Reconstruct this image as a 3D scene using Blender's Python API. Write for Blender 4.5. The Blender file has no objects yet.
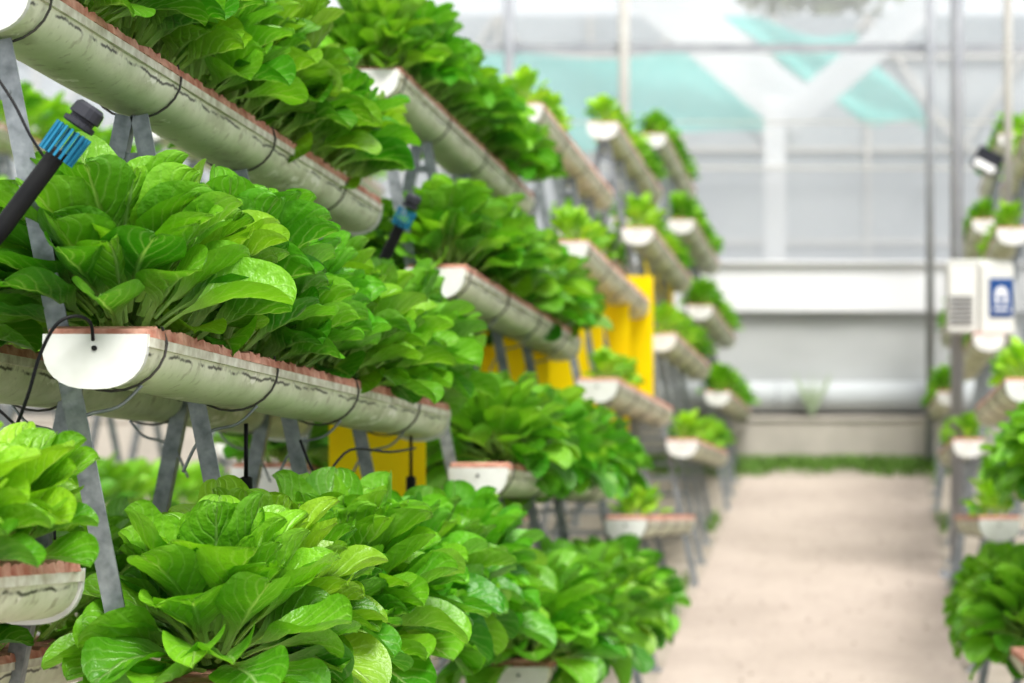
import bpy, math, random, bmesh
from mathutils import Vector, Matrix, Euler
random.seed(7)
scene = bpy.context.scene
col = scene.collection
scene.view_settings.view_transform = 'Standard'
try: scene.view_settings.look = 'Medium High Contrast'
except Exception as ex: print('look', ex)
T = 0.4            # tier pitch (m)
CAMH = 3.8*T       # camera height
def Zc(c): return CAMH - c*T

# ------------------------------------------------------------------ node helpers
def new_mat(name):
    m = bpy.data.materials.new(name); m.use_nodes = True
    nt = m.node_tree; b = nt.nodes['Principled BSDF']
    return m, nt, b
def math_n(nt, op, a, b=None, c=None, clamp=False):
    n = nt.nodes.new('ShaderNodeMath'); n.operation = op; n.use_clamp = clamp
    for i, v in enumerate((a, b, c)):
        if v is None: continue
        if isinstance(v, (int, float)): n.inputs[i].default_value = v
        else: nt.links.new(v, n.inputs[i])
    return n.outputs[0]
def mix_n(nt, fac, a, b, mode='MIX'):
    n = nt.nodes.new('ShaderNodeMix'); n.data_type = 'RGBA'; n.blend_type = mode
    for sock, v in ((n.inputs[0], fac), (n.inputs[6], a), (n.inputs[7], b)):
        if isinstance(v, (int, float)): sock.default_value = v
        elif isinstance(v, tuple): sock.default_value = (*v[:3], 1)
        else: nt.links.new(v, sock)
    return n.outputs[2]
def noise_n(nt, scale, detail=3, rough=.55, coord='Object', stretch=None):
    tc = nt.nodes.new('ShaderNodeTexCoord'); o = tc.outputs[coord]
    if stretch:
        mp = nt.nodes.new('ShaderNodeMapping'); mp.inputs['Scale'].default_value = stretch
        nt.links.new(o, mp.inputs[0]); o = mp.outputs[0]
    n = nt.nodes.new('ShaderNodeTexNoise'); n.inputs['Scale'].default_value = scale
    n.inputs['Detail'].default_value = detail; n.inputs['Roughness'].default_value = rough
    nt.links.new(o, n.inputs['Vector']); return n.outputs['Fac']
def ramp(nt, fac, lo, hi):
    n = nt.nodes.new('ShaderNodeMapRange'); n.inputs[1].default_value = lo; n.inputs[2].default_value = hi
    nt.links.new(fac, n.inputs[0]); return n.outputs[0]
def bump(nt, b, h, strength=.3, dist=.01):
    n = nt.nodes.new('ShaderNodeBump'); n.inputs['Strength'].default_value = strength
    n.inputs['Distance'].default_value = dist
    nt.links.new(h, n.inputs['Height']); nt.links.new(n.outputs[0], b.inputs['Normal'])
def simple(name, c1, c2=None, scale=8, rough=.6, metal=0, bs=0, stretch=None, transl=0, spec=.5):
    m, nt, b = new_mat(name)
    f = noise_n(nt, scale, stretch=stretch)
    cc = mix_n(nt, ramp(nt, f, .3, .7), c1, c2 or tuple(x*.75 for x in c1))
    nt.links.new(cc, b.inputs['Base Color'])
    b.inputs['Roughness'].default_value = rough; b.inputs['Metallic'].default_value = metal
    b.inputs['Specular IOR Level'].default_value = spec
    if bs: bump(nt, b, f, bs)
    if transl:
        tr = nt.nodes.new('ShaderNodeBsdfTranslucent'); nt.links.new(cc, tr.inputs[0])
        mx = nt.nodes.new('ShaderNodeMixShader'); mx.inputs[0].default_value = transl
        nt.links.new(b.outputs[0], mx.inputs[1]); nt.links.new(tr.outputs[0], mx.inputs[2])
        nt.links.new(mx.outputs[0], nt.nodes['Material Output'].inputs[0])
    return m

# ------------------------------------------------------------------ materials
def leaf_mat():
    m, nt, b = new_mat('lettuce_leaf')
    uv = nt.nodes.new('ShaderNodeUVMap'); uv.uv_map = 'UVMap'
    sp = nt.nodes.new('ShaderNodeSeparateXYZ'); nt.links.new(uv.outputs[0], sp.inputs[0])
    u, v = sp.outputs[0], sp.outputs[1]
    au = math_n(nt, 'ABSOLUTE', math_n(nt, 'SUBTRACT', u, .5))       # 0..0.5
    wid = math_n(nt, 'MULTIPLY_ADD', v, -.062, .080)
    mid = math_n(nt, 'SUBTRACT', 1, math_n(nt, 'DIVIDE', au, wid), clamp=True)
    nz = noise_n(nt, 30, 2)
    ph = math_n(nt, 'SUBTRACT', math_n(nt, 'MULTIPLY', v, 46), math_n(nt, 'MULTIPLY', au, 36))
    ph = math_n(nt, 'ADD', ph, math_n(nt, 'MULTIPLY', nz, 7))
    sv = math_n(nt, 'POWER', math_n(nt, 'MULTIPLY_ADD', math_n(nt, 'SINE', ph), .5, .5), 8)
    side = math_n(nt, 'MULTIPLY', sv, math_n(nt, 'MULTIPLY_ADD', au, -1.7, 1, clamp=True))
    vein = math_n(nt, 'MAXIMUM', mid, math_n(nt, 'MULTIPLY', side, .45), clamp=True)
    pet = math_n(nt, 'SUBTRACT', 1, ramp(nt, v, .18, .50), clamp=True)
    at = nt.nodes.new('ShaderNodeAttribute'); at.attribute_name = 'tone'
    oi = nt.nodes.new('ShaderNodeObjectInfo')
    tone = math_n(nt, 'ADD', at.outputs['Fac'], math_n(nt, 'MULTIPLY_ADD', noise_n(nt, 14, 3), .9, -.45), clamp=True)
    base = mix_n(nt, tone, (.046, .205, .010), (.225, .490, .036))
    base = mix_n(nt, 1.0, base, oi.outputs['Color'], 'MULTIPLY')
    base = mix_n(nt, math_n(nt, 'MULTIPLY', vein, .62), base, (.52, .73, .32))
    base = mix_n(nt, math_n(nt, 'MULTIPLY', pet, .7), base, (.46, .65, .25))
    nt.links.new(base, b.inputs['Base Color'])
    b.inputs['Roughness'].default_value = .38
    b.inputs['Specular IOR Level'].default_value = .48
    h = math_n(nt, 'ADD', math_n(nt, 'MULTIPLY', vein, -.9), math_n(nt, 'MULTIPLY', noise_n(nt, 62, 3), 1.5))
    bump(nt, b, h, .75, .004)
    tr = nt.nodes.new('ShaderNodeBsdfTranslucent')
    nt.links.new(mix_n(nt, 1.0, base, (1.45, 1.42, .6), 'MULTIPLY'), tr.inputs[0])
    mx = nt.nodes.new('ShaderNodeMixShader'); mx.inputs[0].default_value = .34
    nt.links.new(b.outputs[0], mx.inputs[1]); nt.links.new(tr.outputs[0], mx.inputs[2])
    nt.links.new(mx.outputs[0], nt.nodes['Material Output'].inputs[0])
    return m
M_LEAF = leaf_mat()

def trough_mat():
    m, nt, b = new_mat('weathered_gutter_pvc')
    tc = nt.nodes.new('ShaderNodeTexCoord')
    sp = nt.nodes.new('ShaderNodeSeparateXYZ'); nt.links.new(tc.outputs['Object'], sp.inputs[0])
    y, z = sp.outputs[1], sp.outputs[2]
    big = noise_n(nt, 7, 5, .65); fine = noise_n(nt, 45, 4, .6)
    c = mix_n(nt, ramp(nt, big, .35, .65), (.74, .74, .60), (.52, .56, .39))
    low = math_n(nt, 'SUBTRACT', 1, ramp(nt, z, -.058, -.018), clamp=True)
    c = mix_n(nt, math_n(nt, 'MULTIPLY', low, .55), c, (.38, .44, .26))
    c = mix_n(nt, math_n(nt, 'MULTIPLY', ramp(nt, noise_n(nt, 15, 5, .65, stretch=(1, .45, 1)), .50, .63), .5), c, (.31, .32, .20))
    c = mix_n(nt, math_n(nt, 'MULTIPLY', ramp(nt, noise_n(nt, 8, 5, .7, stretch=(1, .7, 1)), .60, .62), .75), c, (.84, .82, .75))
    c = mix_n(nt, math_n(nt, 'MULTIPLY', ramp(nt, fine, .57, .68), .45), c, (.20, .165, .11))
    wv = math_n(nt, 'MULTIPLY', math_n(nt, 'SUBTRACT', noise_n(nt, 11, 5, .7, stretch=(.2, 1, .2)), .5), .026)
    dz = math_n(nt, 'ABSOLUTE', math_n(nt, 'SUBTRACT', z, math_n(nt, 'ADD', wv, -.0165)))
    line = math_n(nt, 'SUBTRACT', 1, ramp(nt, dz, .0008, .0028), clamp=True)
    line = math_n(nt, 'MULTIPLY', line, ramp(nt, noise_n(nt, 18, 3), .42, .52))
    c = mix_n(nt, math_n(nt, 'MULTIPLY', line, .9), c, (.03, .026, .02))
    nt.links.new(c, b.inputs['Base Color']); b.inputs['Roughness'].default_value = .48
    bump(nt, b, fine, .2, .003)
    return m
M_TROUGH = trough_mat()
M_COVER = simple('terracotta_cover', (.33, .12, .075), (.60, .35, .27), 38, .85, bs=.6)
M_CAP = simple('white_end_cap', (.66, .66, .64), (.55, .55, .51), 18, .5)
M_LIP = simple('gutter_lip', (.76, .75, .66), (.40, .36, .27), 34, .5)
M_STEEL = simple('galvanised_steel', (.34, .36, .38), (.16, .18, .19), 45, .42, .4, bs=.15)
M_WIRE = simple('dark_wire', (.05, .05, .05), (.10, .09, .08), 20, .6)
M_BLACK = simple('black_rubber', (.006, .006, .008), (.014, .014, .014), 20, .55, spec=.25)
M_BLUE = simple('blue_plastic', (.015, .15, .26), (.022, .20, .33), 15, .5, spec=.3)
M_GREY = simple('dark_grey_plastic', (.02, .023, .03), (.045, .045, .055), 15, .5, spec=.3)
M_YEL = simple('yellow_sheet', (1.0, .87, .0), (1.0, .80, .0), 9, .5, transl=.5)
M_POST = simple('post_metal', (.40, .41, .43), (.30, .31, .34), 6, .6, .15)
M_POSTW = simple('painted_post', (.50, .49, .46), (.44, .42, .39), 6, .6)
M_BOX = simple('box_enamel', (.70, .70, .66), (.64, .64, .60), 4, .45)
M_VENT = simple('vent_slats', (.26, .26, .26), (.20, .20, .21), 4, .5)
M_NAVY = simple('sign_blue', (.010, .055, .20), (.018, .075, .24), 5, .4)
M_WHITE = simple('white_paint', (.88, .88, .88), (.82, .82, .82), 5, .5)
M_DARK = simple('lamp_housing', (.015, .018, .025), (.03, .03, .04), 5, .35)
M_GRASS = simple('grass_blade', (.075, .18, .02), (.15, .26, .045), 30, .7)
M_BARK = simple('soil_crumb', (.2, .16, .12), (.12, .1, .08), 12, .9)
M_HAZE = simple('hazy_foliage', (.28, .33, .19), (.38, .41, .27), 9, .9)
M_KERB = simple('kerb_concrete', (.50, .46, .41), (.40, .37, .33), 5, .85, bs=.2)
M_SHEET = simple('lower_sheet', (.40, .41, .41), (.48, .49, .49), 1.4, .7, stretch=(1, 1, 3))
M_BAND = simple('white_sheet', (.78, .78, .80), (.70, .71, .73), 1.0, .6)
M_PIPE = simple('rolled_curtain', (.44, .46, .47), (.38, .40, .41), 3, .9, stretch=(1, 4, 4), spec=.1)
M_TRUSS = simple('white_truss', (.84, .85, .86), (.66, .69, .71), 1.2, .6, transl=.5)
M_ROOFSH = simple('neighbour_sheet', (.42, .46, .49), (.62, .65, .67), .5, .7, stretch=(1, 1, 2), transl=.5)
M_SOIL = simple('soil_ground', (.36, .315, .265), (.25, .22, .18), 5, .95, bs=.4)
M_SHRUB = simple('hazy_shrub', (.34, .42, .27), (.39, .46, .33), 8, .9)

def path_mat():
    m, nt, b = new_mat('concrete_path')
    a = noise_n(nt, 1.6, 5, .6); f = noise_n(nt, 38, 5, .7)
    c = mix_n(nt, ramp(nt, a, .35, .65), (.420, .355, .308), (.345, .290, .250))
    c = mix_n(nt, math_n(nt, 'MULTIPLY', ramp(nt, f, .52, .68), .4), c, (.22, .18, .145))
    c = mix_n(nt, math_n(nt, 'MULTIPLY', ramp(nt, noise_n(nt, 6, 5, .65), .58, .72), .3), c, (.27, .225, .19))
    nt.links.new(c, b.inputs['Base Color']); b.inputs['Roughness'].default_value = .9
    bump(nt, b, f, .3, .01); return m
M_PATH = path_mat()
def net_mat(name, colr, fac):
    m, nt, b = new_mat(name)
    f = noise_n(nt, .9, 4, stretch=(1, 1, 2.5))
    nt.links.new(mix_n(nt, f, colr, tuple(x*.85 for x in colr)), b.inputs['Base Color'])
    b.inputs['Roughness'].default_value = .8
    tp = nt.nodes.new('ShaderNodeBsdfTransparent')
    tl = nt.nodes.new('ShaderNodeBsdfTranslucent'); tl.inputs[0].default_value = (*colr, 1)
    m1 = nt.nodes.new('ShaderNodeMixShader'); m1.inputs[0].default_value = .5
    nt.links.new(b.outputs[0], m1.inputs[1]); nt.links.new(tl.outputs[0], m1.inputs[2])
    m2 = nt.nodes.new('ShaderNodeMixShader'); m2.inputs[0].default_value = fac
    nt.links.new(tp.outputs[0], m2.inputs[1]); nt.links.new(m1.outputs[0], m2.inputs[2])
    nt.links.new(m2.outputs[0], nt.nodes['Material Output'].inputs[0]); return m
M_NET = net_mat('insect_net', (.70, .72, .74), .38)
M_NETG = net_mat('grey_net', (.54, .56, .59), .66)
M_SIDE = net_mat('side_net', (.86, .88, .90), .6)
M_TEAL = net_mat('teal_tarp', (.20, .66, .61), .80)

# ------------------------------------------------------------------ mesh helpers
class MB:
    def __init__(s): s.v = []; s.f = []
    def box(s, c, size, rot=None):
        n = len(s.v); hx, hy, hz = (q/2 for q in size)
        for x, y, z in ((-1,-1,-1),(1,-1,-1),(1,1,-1),(-1,1,-1),(-1,-1,1),(1,-1,1),(1,1,1),(-1,1,1)):
            p = Vector((x*hx, y*hy, z*hz))
            if rot is not None: p = rot @ p
            s.v.append(p+Vector(c))
        for f in ((0,3,2,1),(4,5,6,7),(0,1,5,4),(1,2,6,5),(2,3,7,6),(3,0,4,7)):
            s.f.append([n+i for i in f])
    def bar(s, p0, p1, w, d, up=Vector((0, 1, 0))):
        p0 = Vector(p0); p1 = Vector(p1); t = (p1-p0).normalized()
        a = t.cross(up).normalized(); b = t.cross(a).normalized(); n = len(s.v)
        for p in (p0, p1):
            for i, j in ((-1,-1),(1,-1),(1,1),(-1,1)): s.v.append(p+a*i*w/2+b*j*d/2)
        for i in range(4): s.f.append([n+i, n+(i+1)%4, n+4+(i+1)%4, n+4+i])
        s.f.append([n+3,n+2,n+1,n]); s.f.append([n+4,n+5,n+6,n+7])
    def prism(s, outline, y0, y1):
        n = len(s.v); k = len(outline)
        for y in (y0, y1):
            for x, z in outline: s.v.append(Vector((x, y, z)))
        for i in range(k): s.f.append([n+i, n+(i+1)%k, n+k+(i+1)%k, n+k+i])
        s.f.append([n+i for i in range(k)][::-1]); s.f.append([n+k+i for i in range(k)])
    def tube(s, pts, r, seg=8, caps=True):
        pts = [Vector(p) for p in pts]; rs = r if isinstance(r, (list, tuple)) else [r]*len(pts)
        n = len(s.v); ref = Vector((.13, .37, .92))
        tprev = None
        for i, p in enumerate(pts):
            t = (pts[min(i+1, len(pts)-1)]-pts[max(i-1, 0)]).normalized()
            if tprev is None:
                if abs(t.dot(ref)) > .95: ref = Vector((1, 0, 0))
                a = t.cross(ref).normalized()
            else: a = (a - t*a.dot(t)).normalized()
            tprev = t; b = t.cross(a)
            for k in range(seg):
                q = 2*math.pi*k/seg; s.v.append(p+(a*math.cos(q)+b*math.sin(q))*rs[i])
        for i in range(len(pts)-1):
            for k in range(seg):
                s.f.append([n+i*seg+k, n+i*seg+(k+1)%seg, n+(i+1)*seg+(k+1)%seg, n+(i+1)*seg+k])
        if caps:
            s.f.append([n+k for k in range(seg)][::-1]); e = n+(len(pts)-1)*seg
            s.f.append([e+k for k in range(seg)])
    def mesh(s, name, mat, smooth=False):
        me = bpy.data.meshes.new(name); me.from_pydata([tuple(v) for v in s.v], [], s.f)
        me.materials.append(mat); me.validate()
        bm = bmesh.new(); bm.from_mesh(me); bmesh.ops.recalc_face_normals(bm, faces=bm.faces[:]); bm.to_mesh(me); bm.free()
        if smooth:
            for p in me.polygons: p.use_smooth = True
        me.update(); return me
def smooth_path(pts, n=6):
    pts = [Vector(p) for p in pts]; out = []
    for i in range(len(pts)-1):
        p0 = pts[max(i-1, 0)]; p1 = pts[i]; p2 = pts[i+1]; p3 = pts[min(i+2, len(pts)-1)]
        for k in range(n):
            t = k/n
            out.append(.5*((2*p1)+(p2-p0)*t+(2*p0-5*p1+4*p2-p3)*t*t+(3*p1-p0-3*p2+p3)*t**3))
    out.append(pts[-1]); return out
def ob(name, data, parent=None, loc=None, label=None, cat=None, group=None, kind=None):
    o = bpy.data.objects.new(name, data); col.objects.link(o)
    if parent: o.parent = parent
    if loc is not None: o.location = loc
    if label: o['label'] = label
    if cat: o['category'] = cat
    if group: o['group'] = group
    if kind: o['kind'] = kind
    return o

# ------------------------------------------------------------------ lettuce heads
def sm(x, a, b):
    t = max(0, min(1, (x-a)/(b-a))); return t*t*(3-2*t)
def leaves_geo(seed, n, nu, nv, droop=0., flat=0.):
    R = random.Random(seed); V = []; F = []; UV = []; TN = []
    for i in range(n):
        t = i/(n-1); ang = i*2.39996+R.uniform(-.35, .35)
        L = (.122+.018*math.sin(t*2.7))*R.uniform(.80, 1.10)
        if t > .9: L *= .78
        e0 = math.radians(48-droop*38*(1-t)**1.4+(38-flat*18)*t**.7+R.uniform(-9, 9))
        bend = math.radians((58-32*t+droop*4*(1-t))*R.uniform(.5, 1.35))
        W = (.080-.012*t)*R.uniform(.86, 1.15)
        roll = R.uniform(-.40, .40); cup = R.uniform(.20, .70)
        wa = R.uniform(.03, .10); wf = R.uniform(7, 13); wp = R.uniform(0, 6.28)
        tn = max(0, min(1, .28+.5*t+R.uniform(-.36, .36)))
        rd = Vector((math.cos(ang), math.sin(ang), 0)); sd = Vector((-math.sin(ang), math.cos(ang), 0)); up = Vector((0, 0, 1))
        c = rd*(.030*(1-t)+.006)+up*(-.002+.070*t**.8); base = len(V)
        sway = R.uniform(-.40, .40)
        vp = 0; ph1, ph2 = R.uniform(0, 6), R.uniform(0, 6)
        tip = R.uniform(-.006, .009)
        for j in range(nv+1):
            v = 1-(1-j/nv)**1.5
            e = e0-bend*v**1.3
            Tn = rd*math.cos(e)+up*math.sin(e)+sd*sway*v*.6; Tn.normalize()
            N = -rd*math.sin(e)+up*math.cos(e)
            S = (sd*math.cos(roll*v)+N*math.sin(roll*v)); S = (S-Tn*S.dot(Tn)).normalized(); N2 = Tn.cross(S)
            if N2.dot(N) < 0: N2 = -N2
            N = N2
            c = c+Tn*L*(v-vp); vp = v
            w = W*(.14+.86*sm(v, .24, .62))
            if v > .62: w *= max(0, 1-((v-.62)/.382)**2.3)**.5
            w = max(w, .003)
            for k in range(nu+1):
                u = -1+2*k/nu
                uu = u*u
                off = cup*uu*w*.5+w*wa*abs(u)**2.5*math.sin(wf*v+wp+(1.7 if u > 0 else 0))*(1 if v > .3 else .2)
                if v > .3:
                    off += .0019*math.sin(u*7+ph1+v*9)*math.sin(v*21+ph2+u*3)*(1-uu*.5)
                    off -= .0030*math.exp(-(u*5)**2)
                off += tip*sm(v, .7, 1.0)
                V.append(c+S*(u*w*.5*(1-.2*cup*uu))+N*off); TN.append(tn)
        for j in range(nv):
            v0 = 1-(1-j/nv)**1.5; v1 = 1-(1-(j+1)/nv)**1.5
            for k in range(nu):
                a = base+j*(nu+1)+k
                F.append((a, a+1, a+nu+2, a+nu+1))
                UV += [(k/nu, v0), ((k+1)/nu, v0), ((k+1)/nu, v1), (k/nu, v1)]
    return V, F, UV, TN
def geo_mesh(name, V, F, UV, TN, mat=None):
    me = bpy.data.meshes.new(name); me.from_pydata([tuple(v) for v in V], [], F)
    uv = me.uv_layers.new(name='UVMap')
    for i, x in enumerate(UV): uv.data[i].uv = x
    at = me.attributes.new('tone', 'FLOAT', 'POINT'); at.data.foreach_set('value', TN)
    me.materials.append(mat or M_LEAF)
    me.polygons.foreach_set('use_smooth', [True]*len(me.polygons)); me.update(); return me
MESHES = {
 'big': [geo_mesh('lettuce_mesh', *leaves_geo(s, 66, 8, 14, droop=.28)) for s in range(7)],
 'mid': [geo_mesh('lettuce_mesh', *leaves_geo(12+s, 68, 8, 14, droop=.65)) for s in range(4)],
 'droop': [geo_mesh('lettuce_mesh', *leaves_geo(20+s, 72, 8, 14, droop=1.1)) for s in range(6)],
 'flat': [geo_mesh('lettuce_mesh', *leaves_geo(40+s, 48, 8, 14, droop=.35, flat=1.2)) for s in range(3)],
 'far': [geo_mesh('lettuce_far_mesh', *leaves_geo(50+s, 38, 4, 8, droop=.3)) for s in range(4)],
 'seed': [geo_mesh('seedling_mesh', *leaves_geo(80+s, 16, 4, 7)) for s in range(3)]}
LOW = [leaves_geo(100+s, 18, 3, 5) for s in range(3)]

L_BIG = "leafy bright green lettuce growing in a white gutter"
L_SEED = "small yellow-green young lettuce planted in a white gutter"
def head(x, y, z, kind='big', scale=1., tint=None, group='lettuces on the racks', label=None):
    me = random.choice(MESHES[kind])
    o = ob('lettuce', me, loc=(x, y, z), label=label or (L_SEED if kind == 'seed' else L_BIG), cat='lettuce', group=group)
    s = scale*random.uniform(.93, 1.08)
    o.scale = (s, s, s*random.uniform(.96, 1.08))
    o.rotation_euler = (random.uniform(-.12, .12), random.uniform(-.12, .12), random.uniform(0, 6.28))
    if tint is None: tint = (random.uniform(.85, 1.25), random.uniform(.92, 1.1), 1)
    o.color = (*tint, 1)
    return o

# ------------------------------------------------------------------ gutter meshes
PITCH = 2.115; Y1 = 2.70; LEN = 1.95; DROP = .67*T
SLOPE = math.atan2(DROP, LEN); GL = LEN/math.cos(SLOPE)
HW = .055; DEP = .052
def D_outline(hw, dep, n=14, z0=0):
    pts = [(hw, z0)]
    for i in range(n+1):
        a = math.pi*i/n
        x = math.copysign(abs(math.cos(a))**.8, math.cos(a))*hw
        z = -abs(math.sin(a))**.85*dep
        pts.append((x, z-.006))
    pts.append((-hw, z0)); return pts
def trough_mesh(length):
    b = MB(); out = D_outline(HW, DEP-.006); inn = D_outline(HW-.004, DEP-.011)
    ring = out+inn[::-1]; k = len(ring)
    ns = max(2, int(length/.06))
    for j in range(ns+1):
        y = length*j/ns
        for x, z in ring: b.v.append(Vector((x+.0008*math.sin(j*.9+z*60), y, z+.0010*math.sin(j*.7))))
    for j in range(ns):
        for i in range(k): b.f.append([j*k+i, (j+1)*k+i, (j+1)*k+(i+1)%k, j*k+(i+1)%k])
    return b.mesh('trough_mesh', M_TROUGH, True)
def lip_mesh(length):
    b = MB()
    for sx in (-1, 1): b.box((sx*(HW+.002), length/2, -.0045), (.006, length, .011))
    return b.mesh('lip_mesh', M_LIP)
def cover_mesh(length):
    b = MB(); y = .008; R = random.Random(3)
    while y < length-.03:
        l = min(R.uniform(.16, .30), length-y-.004); n = 26; b0 = len(b.v)
        h = R.uniform(.010, .014); w0 = HW+.005+R.uniform(-.001, .003)
        for q in range(n+1):
            yy = y+l*q/n; hh = h+R.uniform(-.0035, .002); wl = w0+R.uniform(-.0025, .001); wr = w0+R.uniform(-.0025, .001)
            if q in (0, n): hh -= .003; wl -= .003; wr -= .003
            b.v += [Vector((-wl, yy, .001)), Vector((wr, yy, .001)), Vector((wr-.002, yy, .002+hh)), Vector((-wl+.002, yy, .002+hh))]
        for q in range(n):
            a = b0+4*q
            for s_ in range(4): b.f.append([a+s_, a+(s_+1) % 4, a+4+(s_+1) % 4, a+4+s_])
        b.f.append([b0, b0+1, b0+2, b0+3]); e = b0+4*n; b.f.append([e+3, e+2, e+1, e])
        y += l+.001
    return b.mesh('cover_mesh', M_COVER)
def cap_mesh():
    b = MB(); o = D_outline(HW+.004, DEP, 16, .004); b.prism(o, -.005, .004); return b.mesh('cap_mesh', M_CAP)
def hanger_mesh():
    b = MB(); pts = []
    for i in range(13):
        a = math.pi*i/12
        pts.append((math.cos(a)*(HW+.007), 0, -math.sin(a)*(DEP+.003)-.002))
    b.tube([(pts[0][0]*.9, 0, .017)]+pts+[(pts[-1][0]*.9, 0, .017)], .0016, 6)
    return b.mesh('hanger_mesh', M_WIRE, True)
def strut_mesh(sg):
    b = MB(); b.tube(smooth_path([(-sg*.035, 0, -.050), (-sg*.01, -.004, -.075), (sg*.035, -.006, -.09), (sg*.062, -.003, -.14)], 5), .0022, 6)
    return b.mesh('strut_mesh', M_STEEL, True)
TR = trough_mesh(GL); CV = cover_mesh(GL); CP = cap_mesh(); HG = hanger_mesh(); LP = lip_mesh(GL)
ST = {1: strut_mesh(1), -1: strut_mesh(-1)}
FO = [.04, .56, 1.08, 1.60]
bolt = MB(); bolt.tube([(0, -.0075, -.012), (0, -.004, -.012)], .003, 10); BOLT = bolt.mesh('hole_mesh', M_BLACK)
def gutter(x, ystart, ctop, leg_dir, group, label, hang=True, strut=True):
    e = ob('gutter', None, loc=(x, ystart, Zc(ctop)+.035), label=label, cat='gutter', group=group)
    e.empty_display_size = .1
    e.rotation_euler = (-SLOPE, 0, 0)
    ob('trough', TR, e); ob('lip', LP, e); ob('cover_panel', CV, e, label='terracotta-coloured cover strip')
    c1 = ob('end_cap', CP, e); c2 = ob('end_cap', CP, e, loc=(0, GL, 0))
    ob('inlet_hole', BOLT, c1)
    if hang:
        for f in FO:
            ob('hanger_wire', HG, e, loc=(0, f/math.cos(SLOPE)+.02, 0))
            if strut and leg_dir: ob('strut_wire', ST[leg_dir], e, loc=(0, f/math.cos(SLOPE)+.02, 0))
    return e

# ------------------------------------------------------------------ A frames
C1 = -.476
TIERC = [C1, .52, 1.52, 2.52]
A_L = [2.50, 2.17, 1.955, 1.75]
def frame_meshes(drop):
    top = Zc(C1)-.020-drop; out = []
    for sg in (1, -1):
        b = MB(); p0 = Vector((sg*.010, 0, top)); p1 = Vector((sg*(.010+.2*top), 0, 0))
        b.bar(p0, p1, .024, .003); b.bar(p0+Vector((sg*-.010, .011, 0)), p1+Vector((sg*-.010, .011, 0)), .003, .022)
        b.box((p1.x, .006, .002), (.05, .045, .004))
        out.append(b.mesh('leg_mesh', M_STEEL))
    for h in (.28, top-.06):
        b = MB(); hw = .012+.2*(top-h); b.bar((-hw, .003, h), (hw, .003, h), .018, .003)
        for sg in (-1, 1): b.tube([(sg*(hw-.006), -.004, h), (sg*(hw-.006), .006, h)], .004, 6)
        out.append(b.mesh('cross_mesh', M_STEEL))
    return out
FM = {f: frame_meshes(math.tan(SLOPE)*f) for f in FO}
def a_frame(x, y, f, group):
    e = ob('rack_frame', None, loc=(x, y+f, 0), label='galvanised steel A-shaped frame carrying gutters', cat='plant rack', group=group)
    for me, n in zip(FM[f], ('leg', 'leg', 'crossbar', 'crossbar')): ob(n, me, e)
    return e

# ------------------------------------------------------------------ LEFT ROW
XC = -A_L[0]*T
GLAB = "weathered white half-round gutter with terracotta cover strip"
def yrack(i): return Y1+PITCH*(i-1)
def headz(t, off): return Zc(TIERC[t])+.035+.008-off*math.tan(SLOPE)
for i in range(1, 6):
    y0 = yrack(i)
    for f in FO: a_frame(XC, y0, f, 'A-frames of the long rack row')
    for t in range(4):
        if i == 1 and t == 3: continue
        x = -A_L[t]*T
        gutter(x, y0, TIERC[t], 0 if t == 0 else -1, 'gutters of the long rack row', GLAB)
        if t:
            gutter(2*XC-x, y0, TIERC[t], 1, 'gutters of the long rack row', GLAB, strut=(i == 1), hang=(i < 4))
        if i <= 2:
            for k in range(10):
                off = .11+.192*k
                low = t >= 2
                s = random.uniform(.98, 1.1)*(1.12 if low else 1.12)
                if i == 2: s *= {0: .96, 1: .93, 2: .84, 3: .97}[t]
                if t == 0: off = .11+.182*k
                if t == 2 and i == 2: off += .07
                if t == 3: off -= .05; s *= 1.04
                if off > LEN-.03: continue
                kd = 'droop' if low else ('mid' if (t == 1 and k >= 5) else 'big')
                head(x+random.uniform(-.012, .012)+(.015 if kd == 'droop' else 0), y0+off, headz(t, off), kd, s)
        elif i == 3:
            for k in range(4):
                off = .12+.2*k
                head(x, y0+off, headz(t, off), 'seed', random.uniform(.5, .7), (1.7, 1.35, 1))
        else:
            for k in range(8):
                off = .10+.24*k
                big = (i == 5 or k > 4)
                head(x, y0+off, headz(t, off), 'seed' if not big else 'far', .68 if not big else .70, (1.7, 1.35, 1) if not big else (1.25, 1.15, 1))
        if t and i <= 2 and not (t == 3 and i == 1):
            for k in range(9):
                off = .13+.21*k
                head(2*XC-x, y0+off, headz(t, off), 'far', 1.1, (.95, .95, 1))
        if t and i > 2:
            for k in range(4):
                off = .15+.45*k
                head(2*XC-x, y0+off, headz(t, off), 'far', .75, (1.3, 1.2, 1))
# rack 0, far end of one gutter
y0 = yrack(0)+.12
X0 = -2.315*T
gutter(X0, y0, TIERC[1]-.03, -1, 'gutters of the long rack row', GLAB)
for k in range(5):
    off = 1.15+.170*k
    head(X0-.004, y0+off, headz(1, off)+.008, 'flat', .88, (1.35, 1.12, 1), label="pale green leafy lettuce at the end of a gutter")

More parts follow.
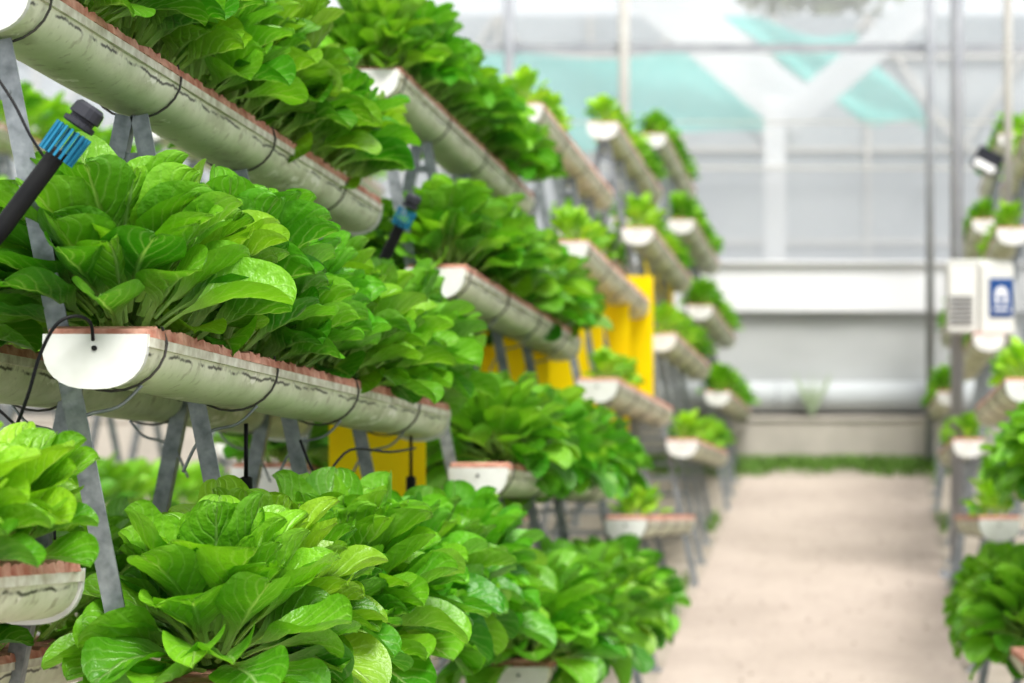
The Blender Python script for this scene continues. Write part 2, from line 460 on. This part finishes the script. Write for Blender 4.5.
# ------------------------------------------------------------------ RIGHT ROW
A_R = [1.66, 1.36, 1.14, .95]; XR = A_R[0]*T
for i in range(2, 6):
    y0 = yrack(i)
    for f in FO: a_frame(XR, y0, f, 'A-frames beside the concrete path')
    for t in range(4):
        if i in (2, 3) and t < 2: continue
        gutter(A_R[t]*T, y0, TIERC[t], 0 if t == 0 else 1, 'gutters beside the concrete path', GLAB, strut=False)
        x = A_R[t]*T
        if i == 2:
            for k in range(3, 10):
                off = .12+.192*k; head(x+(.005 if t == 2 else 0), y0+off, headz(t, off), 'droop', .98 if t == 2 else 1.08, (1.1, 1.08, 1), group='lettuces beside the path')
        else:
            for k in range(7 if i > 3 else 3):
                off = .12+.26*k
                head(x, y0+off, headz(t, off), 'far' if i == 5 else 'seed', .64, (1.3, 1.2, 1) if i == 5 else (1.6, 1.3, 1), group='lettuces beside the path')

# ------------------------------------------------------------------ SECOND LEFT ROW (dense, behind)
X2 = -2.7
V = []; F = []; UV = []; TN = []
for i in range(3, 6):
    y0 = yrack(i)
    for f in FO: a_frame(X2, y0, f, 'A-frames of the row behind')
    for t in range(4):
        x = X2+(A_L[0]-A_L[t])*T
        gutter(x, y0, TIERC[t], 0, 'gutters of the row behind', GLAB, hang=False)
        for k in range(9):
            off = .13+.21*k; g = random.choice(LOW); a = random.uniform(0, 6.28); ca, sa = math.cos(a), math.sin(a); s = 1.05
            n = len(V); z = headz(t, off)
            V += [Vector((x+s*(v.x*ca-v.y*sa), y0+off+s*(v.x*sa+v.y*ca), z+s*v.z)) for v in g[0]]
            F += [tuple(n+q for q in f) for f in g[1]]; UV += g[2]; TN += g[3]
o = ob('lettuce_rows', geo_mesh('lettuce_rows_mesh', V, F, UV, TN), label='dense green lettuces filling the gutters of the row behind', cat='lettuces', kind='stuff')
o.color = (1.2, 1.12, 1, 1)

# ------------------------------------------------------------------ feed pipes with blue fittings
def px(x, y, d): return Vector(((x-868)/2400*d, d, CAMH-(y-184)/2400*d))
def Zy(y, d): return CAMH-(y-184)/2400*d
def feed(p_end, p_bot, dia, rn, label):
    e = ob('feed_pipe', None, loc=p_end, label=label, cat='water pipe', group='feed pipes')
    ax = (p_end-p_bot); L = ax.length; ax.normalize(); r = dia/2
    b = MB(); low = p_bot-p_end
    b.tube(smooth_path([Vector((0, 0, 0)), low*.5, low, low*1.5, low*1.9+Vector((-.01, .01, -.06)), low*2.1+Vector((-.02, .03, -.2))], 6), r, 14)
    ob('pipe', b.mesh('pipe_mesh', M_BLACK, True), e)
    b = MB(); u = ax; R_ = rn
    prof = [(-.012, .7), (-.012, .93), (-.008, .97), (.026, 1), (.030, .88), (.032, .8)]
    b.tube([u*q for q, _ in prof], [R_*w for _, w in prof], 20)
    a = u.cross(Vector((0, 1, 0))).normalized(); c = u.cross(a)
    for k in range(18):
        q = k*math.pi/9; d = a*math.cos(q)+c*math.sin(q); pp_ = u.cross(d)
        b.bar(d*R_*.930+u*-.009, d*R_*.96+u*.026, .0022, .0028, pp_)
    ob('fitting_nut', b.mesh('nut_mesh', M_BLUE), e, label='ribbed blue compression nut')
    b = MB(); prof = [(.031, .7), (.032, .86), (.037, .86), (.038, .66), (.042, .66), (.043, .84), (.055, .8), (.059, .62)]
    b.tube([u*q for q, _ in prof], [R_*w for _, w in prof], 18)
    ob('fitting_plug', b.mesh('plug_mesh', M_GREY), e, label='dark grey threaded plug')
feed(px(60, 150, 2.62), px(2, 228, 2.60), .021, .0215, 'black water pipe with a blue compression fitting')
feed(px(402, 222, 4.66), px(380, 268, 4.66), .022, .019, 'black water pipe with a blue compression fitting')

def hose(name, pts, r, label):
    b = MB(); b.tube(smooth_path(pts, 6), r, 8)
    return ob(name, b.mesh(name+'_mesh', M_BLACK, True), label=label, cat='hose', group='thin black drip hoses')
hose('drip_hose', [px(93, 340, 2.695), px(90, 322, 2.68), px(75, 316, 2.66), px(56, 325, 2.65), px(40, 355, 2.65), px(28, 395, 2.65), px(14, 430, 2.66), px(-6, 460, 2.68)], .002, 'thin black drip hose curving out of a gutter end')
hose('drip_hose', [px(-15, 60, 2.66), px(12, 100, 2.65), px(30, 135, 2.64), px(46, 160, 2.64)], .0016, 'thin black drip hose hanging beside the frame')
hose('drip_hose', [px(-20, 395, 2.75), px(10, 420, 2.75), px(40, 455, 2.77), px(52, 500, 2.8), px(55, 540, 2.8)], .0016, 'thin black drip hose drooping under the gutters')
hose('drip_hose', [px(300, 440, 3.6), px(320, 478, 3.6), px(350, 450, 3.7), px(390, 452, 3.9), px(415, 448, 4.2)], .002, 'black drip hose running beneath a gutter')
def dropper(x, y, d):
    e = ob('drain_tube', None, loc=px(x, y, d), label='short black drain tube hanging under a gutter', cat='hose', group='drain tubes')
    b = MB(); b.tube([(0, 0, .06), (0, 0, -.02)], .003, 8); ob('thin_tube', b.mesh('thin_mesh', M_BLACK, True), e)
    b = MB(); b.tube([(0, 0, -.015), (0, 0, -.017), (0, 0, -.055), (0, 0, -.057)], [.005, .009, .009, .005], 12); ob('sleeve', b.mesh('sleeve_mesh', M_BLACK), e)
dropper(411, 468, 4.45); dropper(246, 466, 3.4)

# ------------------------------------------------------------------ yellow sticky traps
def trap(x, y, z0, z1, w):
    h = z1-z0
    e = ob('sticky_trap', None, loc=(x, y, z0), label='bright yellow sticky insect trap hanging inside a rack', cat='insect trap', group='yellow sticky traps')
    b = MB(); n = 6
    for i in range(n+1):
        xx = -w/2+w*i/n; yy = .008*math.sin(i/n*math.pi)
        b.v += [Vector((xx, yy, 0)), Vector((xx, yy+.002, 0)), Vector((xx, yy+.002, h)), Vector((xx, yy, h))]
    for i in range(n):
        a = 4*i
        for q in range(4): b.f.append([a+q, a+4+q, a+4+(q+1)%4, a+(q+1)%4])
    b.f += [[0, 1, 2, 3], [4*n+3, 4*n+2, 4*n+1, 4*n]]
    ob('sheet', b.mesh('sheet_mesh', M_YEL), e)
    b = MB(); b.tube([(-w*.3, .006, h-.01), (0, .006, h+.06), (w*.3, .006, h-.01)], .0012, 5); ob('hanging_wire', b.mesh('hw_mesh', M_WIRE), e)
trap(-.965, 4.72, .66, 1.06, .19)
trap(-.985, 6.70, .80, 1.16, .19)
trap(-.93, 7.25, .74, 1.16, .15)
trap(-.93, 7.75, .74, 1.16, .15)
trap(-.925, 8.35, .66, 1.14, .19)
trap(-.89, 8.88, .66, 1.18, .19)
trap(-.96, 10.9, .86, 1.20, .15)

# ------------------------------------------------------------------ floor, path, grass
def quad(name, pts, mat, **kw):
    me = bpy.data.meshes.new(name+'_mesh'); me.from_pydata([tuple(p) for p in pts], [], [list(range(len(pts)))]); me.materials.append(mat)
    return ob(name, me, **kw)
quad('floor', [(-7, -1, 0), (4, -1, 0), (4, 40, 0), (-7, 40, 0)], M_SOIL, kind='structure', label='brown earth floor under the racks')
b = MB(); b.box((-.175, 5.75, .0), (.93, 13.3, .016))
ob('concrete_path', b.mesh('path_mesh', M_PATH), label='pale beige worn concrete path between the racks', cat='path')
b = MB(); R = random.Random(5)
def blade(b, x, y, h, R):
    n = len(b.v); a = R.uniform(0, 6.28); w = .004; lx, ly = math.cos(a)*h*.4, math.sin(a)*h*.4
    px_, py_ = -math.sin(a)*w, math.cos(a)*w
    b.v += [Vector((x-px_, y-py_, 0)), Vector((x+px_, y+py_, 0)), Vector((x+px_*.8+lx*.3, y+py_*.8+ly*.3, h*.6)), Vector((x-px_*.8+lx*.3, y-py_*.8+ly*.3, h*.6)), Vector((x+lx, y+ly, h))]
    b.f += [[n, n+1, n+2, n+3], [n+3, n+2, n+4]]
for k in range(8000):
    x = R.uniform(-1.4, 1.0); y = 13.12-abs(R.gauss(0, .28+.10*math.sin(x*6)+.06*math.sin(x*17)))
    if y < 12.42: continue
    blade(b, x, y, R.uniform(.02, .06), R)
ob('grass_strip', b.mesh('grass_mesh', M_GRASS), label='strip of short green grass along a concrete kerb', cat='grass', kind='stuff')
b = MB()
for k in range(1500):
    y = R.uniform(3.5, 12.2); sdx = R.random() < .5
    if math.sin(y*3.1)+math.sin(y*7.7+1) < .5: continue
    blade(b, (-.69 if sdx else .335)+R.gauss(0, .012), y, R.uniform(.02, .07), R)
ob('weeds', b.mesh('weed_mesh', M_GRASS), label='sparse green weeds growing along the path edges', cat='weeds', kind='stuff')
b = MB()
for k in range(350):
    x, y, s = R.uniform(-.62, .27), R.uniform(4, 12.1), R.uniform(.003, .010)
    n = len(b.v); a = R.uniform(0, 6)
    for q in range(5): b.v.append(Vector((x+math.cos(a+q*1.257)*s*R.uniform(.6, 1), y+math.sin(a+q*1.257)*s*1.2, .0085)))
    b.v.append(Vector((x, y, .0085+s*.5)))
    for q in range(5): b.f.append([n+q, n+(q+1) % 5, n+5])
ob('path_debris', b.mesh('debris_mesh', M_BARK), label='scattered brown crumbs of soil on the path', cat='debris', kind='stuff')

# ------------------------------------------------------------------ end wall
XA, XB = -6.5, 3.5; XM = (XA+XB)/2
def pan(name, y, z0, z1, mat, label):
    return quad(name, [(XA, y, z0), (XB, y, z0), (XB, y, z1), (XA, y, z1)], mat, kind='structure', label=label)
zk = Zy(420, 13.2)
b = MB(); b.box((XM, 13.25, zk/2), (XB-XA, .16, zk)); b.box((XM, 13.25, zk+.008), (XB-XA, .18, .016))
ob('trim_1', b.mesh('kerb_mesh', M_KERB), kind='structure', label='low beige concrete kerb wall')
z1, z2 = Zy(311, 13.4), Zy(262, 13.4)
pan('wall_back', 13.42, .0, z1+.03, M_SHEET, 'pale grey sheet on the lower end wall')
b = MB(); b.box((XM, 13.38, (z1+z2)/2), (XB-XA, .03, z2-z1)); b.box((XM, 13.36, z2), (XB-XA, .05, .014))
ob('trim_2', b.mesh('band_mesh', M_BAND), kind='structure', label='bright white horizontal sheet band')
z3 = Zy(168, 13.4)
pan('window_1', 13.44, z2, z3, M_NETG, 'grey translucent insect netting')
pan('window_2', 13.46, z3, 4.2, M_NET, 'pale translucent insect netting')
zr = Zy(397, 13.3)
b = MB(); b.tube([(XA, 13.32, zr), (XB, 13.32, zr)], .085, 18)
pp = ob('rolled_curtain', None, loc=(0, 0, 0), label='rolled pale grey side curtain along the end wall', cat='rolled curtain')
ob('roll', b.mesh('roll_mesh', M_PIPE, True), pp)
b = MB()
for q in range(12): b.tube([(XA+.4+q*.8, 13.32+.088*math.cos(a), zr+.088*math.sin(a)) for a in [k*math.pi/8 for k in range(17)]], .005, 6)
ob('tie_strap', b.mesh('strap_mesh', M_POST), pp)
quad('wall_left', [(-6.5, -1, 0), (-6.5, 13.4, 0), (-6.5, 13.4, 4), (-6.5, -1, 4)], M_SIDE, kind='structure', label='pale translucent side netting')
quad('wall_right', [(3.5, -1, 0), (3.5, 13.4, 0), (3.5, 13.4, 4), (3.5, -1, 4)], M_SIDE, kind='structure', label='pale translucent side netting')
e = ob('shrub', None, loc=(px(812, 400, 13.18).x, 13.18, zk+.016), label='small pale green shrub growing by the end wall', cat='shrub')
b = MB(); R = random.Random(4)
for k in range(50):
    a, l = R.uniform(0, 6.28), R.uniform(.08, .28); c = Vector((0, 0, 0)); tip = Vector((math.cos(a)*l*.5, math.sin(a)*.02, l)); s_ = Vector((.006, 0, 0)); n = len(b.v)
    b.v += [c, tip*.5-s_, tip, tip*.5+s_]; b.f.append([n, n+1, n+2, n+3])
ob('foliage', b.mesh('shrub_mesh', M_SHRUB), e)

def post(x, y, r, top, mat, label, name='greenhouse_post'):
    e = ob(name, None, loc=(x, y, 0), label=label, cat='post', group='greenhouse posts')
    b = MB(); b.tube([(0, 0, 0), (0, 0, top)], r, 14); ob('pole', b.mesh('pole_mesh', mat, True), e)
    b = MB(); b.box((0, 0, .006), (r*5, r*5, .012))
    for sx in (-1, 1):
        for sy in (-1, 1): b.tube([(sx*r*1.8, sy*r*1.8, .01), (sx*r*1.8, sy*r*1.8, .025)], .006, 6)
    ob('base_plate', b.mesh('plate_mesh', mat), e)
    return e
post(px(509, 0, 13.15).x, 13.15, .027, 4, M_POST, 'slim grey steel greenhouse post')
post(px(624, 0, 13.15).x, 13.15, .030, 4, M_POSTW, 'slim beige-grey greenhouse post')
post(px(930, 0, 13.0).x, 13.0, .022, 4, M_POST, 'slim grey steel greenhouse post')
PX = px(957, 0, 9.3).x
post(PX, 9.3, .026, 4, M_POST, 'grey steel post carrying a white electrical box')
post(px(1008, 0, 9.6).x, 9.6, .018, 4, M_POSTW, 'slim beige post beside the electrical box')
def beam(z, y, r, mat, label):
    e = ob('horizontal_beam', None, loc=(0, y, z), label=label, cat='beam', group='horizontal beams')
    b = MB(); b.box((XM, 0, 0), (XB-XA, r*1.2, r*2)); ob('rail', b.mesh('beam_mesh', mat), e)
    b = MB()
    for xx in (-1.96, -1.34, .34): b.box((xx, -.02, 0), (.07, .04, r*3))
    ob('bracket', b.mesh('bracket_mesh', mat), e)
beam(Zy(48, 13.2), 13.2, .026, M_POST, 'grey steel crossbeam spanning the end wall')
beam(z3, 13.36, .006, M_POSTW, 'thin grey rail holding the netting')
beam(Zy(122, 13.36), 13.36, .005, M_POSTW, 'thin grey rail holding the netting')

# ------------------------------------------------------------------ beyond the wall
e = ob('roof_support', None, loc=(0, 0, 0), label='white Y-shaped support of a neighbouring greenhouse', cat='support structure')
for a, c, w, dd in ((px(590, -60, 20), px(808, 122, 20), .42, 20), (px(1000, -60, 19.8), px(785, 122, 19.8), .26, 19.8)):
    b = MB(); b.bar(a, c, w, .05); ob('arm', b.mesh('arm_mesh', M_TRUSS), e)
q = px(775, 96, 19.6); b = MB(); b.bar(q, (q.x, 19.6, 0), .17, .08); ob('column', b.mesh('column_mesh', M_TRUSS), e)
FH = 3.35
e = ob('neighbouring_greenhouse', None, loc=(-2, 26, 0), label='hazy grey neighbouring greenhouse covered in plastic sheet', cat='greenhouse')
b = MB(); b.box((0, 0, FH/2), (22, .02, FH)); ob('sheet_wall', b.mesh('sheetwall_mesh', M_ROOFSH), e)
b = MB()
for k in range(23): b.box((-11+k, -.05, FH/2), (.04, .05, FH))
for z in (.9, 1.9, 2.9): b.box((0, -.05, z), (22, .04, .04))
for k in range(11): b.bar((-11+2*k, -.08, 1.9), (-10+2*k, -.08, FH), .04, .03); b.bar((-9+2*k, -.08, 1.9), (-10+2*k, -.08, FH), .04, .03)
ob('frame_rails', b.mesh('fr_mesh', M_POSTW), e)
for pts in (((430, 62), (690, 48), (800, 128), (450, 162)), ((716, 18), (850, 36), (935, 132), (845, 115)), ((180, -20), (330, -20), (330, 90), (180, 60))):
    me = bpy.data.meshes.new('tarp_mesh'); P = [px(*p, 21) for p in pts]; nn = 12; vs = []; fs = []
    for i in range(nn+1):
        for j in range(nn+1):
            u, v = i/nn, j/nn
            w = (P[0]*(1-u)+P[1]*u)*(1-v)+(P[3]*(1-u)+P[2]*u)*v; w.y += .08*math.sin(u*9)*math.cos(v*5)
            w.z += .06*math.sin(u*7+v*3); w.x += .05*math.sin(v*8+u*2); vs.append(tuple(w))
    for i in range(nn):
        for j in range(nn): a = i*(nn+1)+j; fs.append([a, a+1, a+nn+2, a+nn+1])
    me.from_pydata(vs, [], fs); me.materials.append(M_TEAL)
    ob('tarp', me, label='pale teal shade tarp stretched above the netting', cat='tarp', group='teal tarps')
e = ob('tree', None, loc=(px(818, 184, 33).x, 33, 0), label='hazy green tree beyond the greenhouse', cat='tree')
b = MB(); b.tube([(0, 0, 0), (.06, 0, 2), (0, 0, 4.4)], [.13, .1, .06], 10); ob('trunk', b.mesh('trunk_mesh', M_HAZE), e)
b = MB(); R = random.Random(9)
for k in range(4200):
    th, ph, rr = R.uniform(0, 6.28), R.uniform(-1, 1), R.random()**.4
    s = math.sqrt(1-ph*ph); lump = 1+.18*math.sin(th*3)+.12*math.sin(ph*6)
    c = Vector((math.cos(th)*s*1.35*rr*lump, math.sin(th)*s*1.1*rr, 4.85+ph*1.0*rr*lump)); n = len(b.v)
    m3 = Euler((R.uniform(0, 6), R.uniform(0, 6), R.uniform(0, 6))).to_matrix()
    for v in ((-.1, 0, 0), (0, -.06, 0), (.1, 0, 0), (0, .06, 0)): b.v.append(c+m3 @ Vector(v))
    b.f.append([n, n+1, n+2, n+3])
ob('crown', b.mesh('crown_mesh', M_HAZE), e)

# ------------------------------------------------------------------ electrical box
d = 9.2; e = ob('electrical_box', None, loc=px(979, 296, d), label='white electrical box with vent and blue sign on a post', cat='electrical box')
def bb(name, c, size, mat, parent, bv=.004, label=None):
    bm = bmesh.new(); bmesh.ops.create_cube(bm, size=1)
    for v in bm.verts: v.co = Vector((v.co.x*size[0], v.co.y*size[1], v.co.z*size[2]))+Vector(c)
    bmesh.ops.bevel(bm, geom=bm.edges[:], offset=bv, segments=2, affect='EDGES')
    me = bpy.data.meshes.new(name+'_mesh'); bm.to_mesh(me); bm.free(); me.materials.append(mat)
    return ob(name, me, parent, label=label)
bb('body', (0, -.06, 0), (.258, .12, .28), M_BOX, e, .01)
bb('door', (.062, -.124, -.005), (.126, .012, .265), M_BOX, e)
bb('side_panel', (-.066, -.124, .0), (.118, .008, .265), M_BOX, e)
b = MB()
for q in range(7): b.box((-.072, -.131, -.10+q*.017), (.085, .006, .007), Euler((.5, 0, 0)).to_matrix())
ob('vent_grille', b.mesh('vent_mesh', M_VENT), e, label='grey slatted vent')
sg = bb('sign', (.078, -.133, .0), (.090, .004, .145), M_NAVY, e, .001, label='small dark blue sign with a white symbol')
b = MB(); cx = .078; arch = []
for k in range(11):
    a = math.pi*k/10; arch.append((math.cos(a)*.022+cx, math.sin(a)*.026+.016))
for k in range(10, -1, -1):
    a = math.pi*k/10; arch.append((math.cos(a)*.009+cx, math.sin(a)*.011+.006))
poly = [(cx+.022, -.026)]+arch[:11]+[(cx-.022, -.026), (cx-.009, -.026)]+arch[11:]+[(cx+.009, -.026)]
b.prism(poly, -.1372, -.1352); b.box((cx, -.1362, -.044), (.058, .002, .009))
ob('symbol', b.mesh('symbol_mesh', M_WHITE), sg, label='narrow white arch-shaped symbol')
e = ob('floodlight', None, loc=px(987, 161, 9.3), label='small black tilted floodlight clamped to a slim post', cat='lamp')
h = bb('housing', (0, 0, 0), (.105, .05, .09), M_DARK, e); h.rotation_euler = (0, math.radians(28), 0)
g = bb('glass', (.0, -.027, -.022), (.085, .006, .03), M_WHITE, e, .002, 'white front lens'); g.rotation_euler = (0, math.radians(28), 0)
b = MB(); b.bar((.03, 0, .01), (.085, .27, .02), .012, .006, Vector((0, 0, 1))); ob('bracket', b.mesh('lampbr_mesh', M_STEEL), e)

# ------------------------------------------------------------------ world / light / camera
w = bpy.data.worlds.new('World'); scene.world = w; w.use_nodes = True
nt = w.node_tree; bg = nt.nodes['Background']
tc = nt.nodes.new('ShaderNodeTexCoord'); sp = nt.nodes.new('ShaderNodeSeparateXYZ'); nt.links.new(tc.outputs['Generated'], sp.inputs[0])
mr = nt.nodes.new('ShaderNodeMapRange'); mr.inputs[1].default_value = -.1; mr.inputs[2].default_value = .9; nt.links.new(sp.outputs[2], mr.inputs[0])
mx = nt.nodes.new('ShaderNodeMix'); mx.data_type = 'RGBA'; nt.links.new(mr.outputs[0], mx.inputs[0])
mx.inputs[6].default_value = (.65, .69, .72, 1); mx.inputs[7].default_value = (1.0, 1.0, 1.0, 1)
nt.links.new(mx.outputs[2], bg.inputs[0]); bg.inputs[1].default_value = 1.3
s = bpy.data.lights.new('Sun', 'SUN'); s.energy = 4.6; s.angle = math.radians(24); s.color = (1, .98, .94)
so = bpy.data.objects.new('sun', s); col.objects.link(so); so.rotation_euler = (math.radians(28), math.radians(16), 0)
cam = bpy.data.cameras.new('Camera'); co = bpy.data.objects.new('camera', cam); col.objects.link(co)
co.location = (0, 0, CAMH); co.rotation_euler = (math.radians(90), 0, 0)
cam.sensor_width = 36; cam.lens = 2400/1024*36
cam.shift_x = -(868-512)/1024; cam.shift_y = -(341.5-184)/1024
cam.clip_start = .05; cam.clip_end = 200
cam.dof.use_dof = True; cam.dof.focus_distance = 2.98; cam.dof.aperture_fstop = 5.2
scene.camera = co
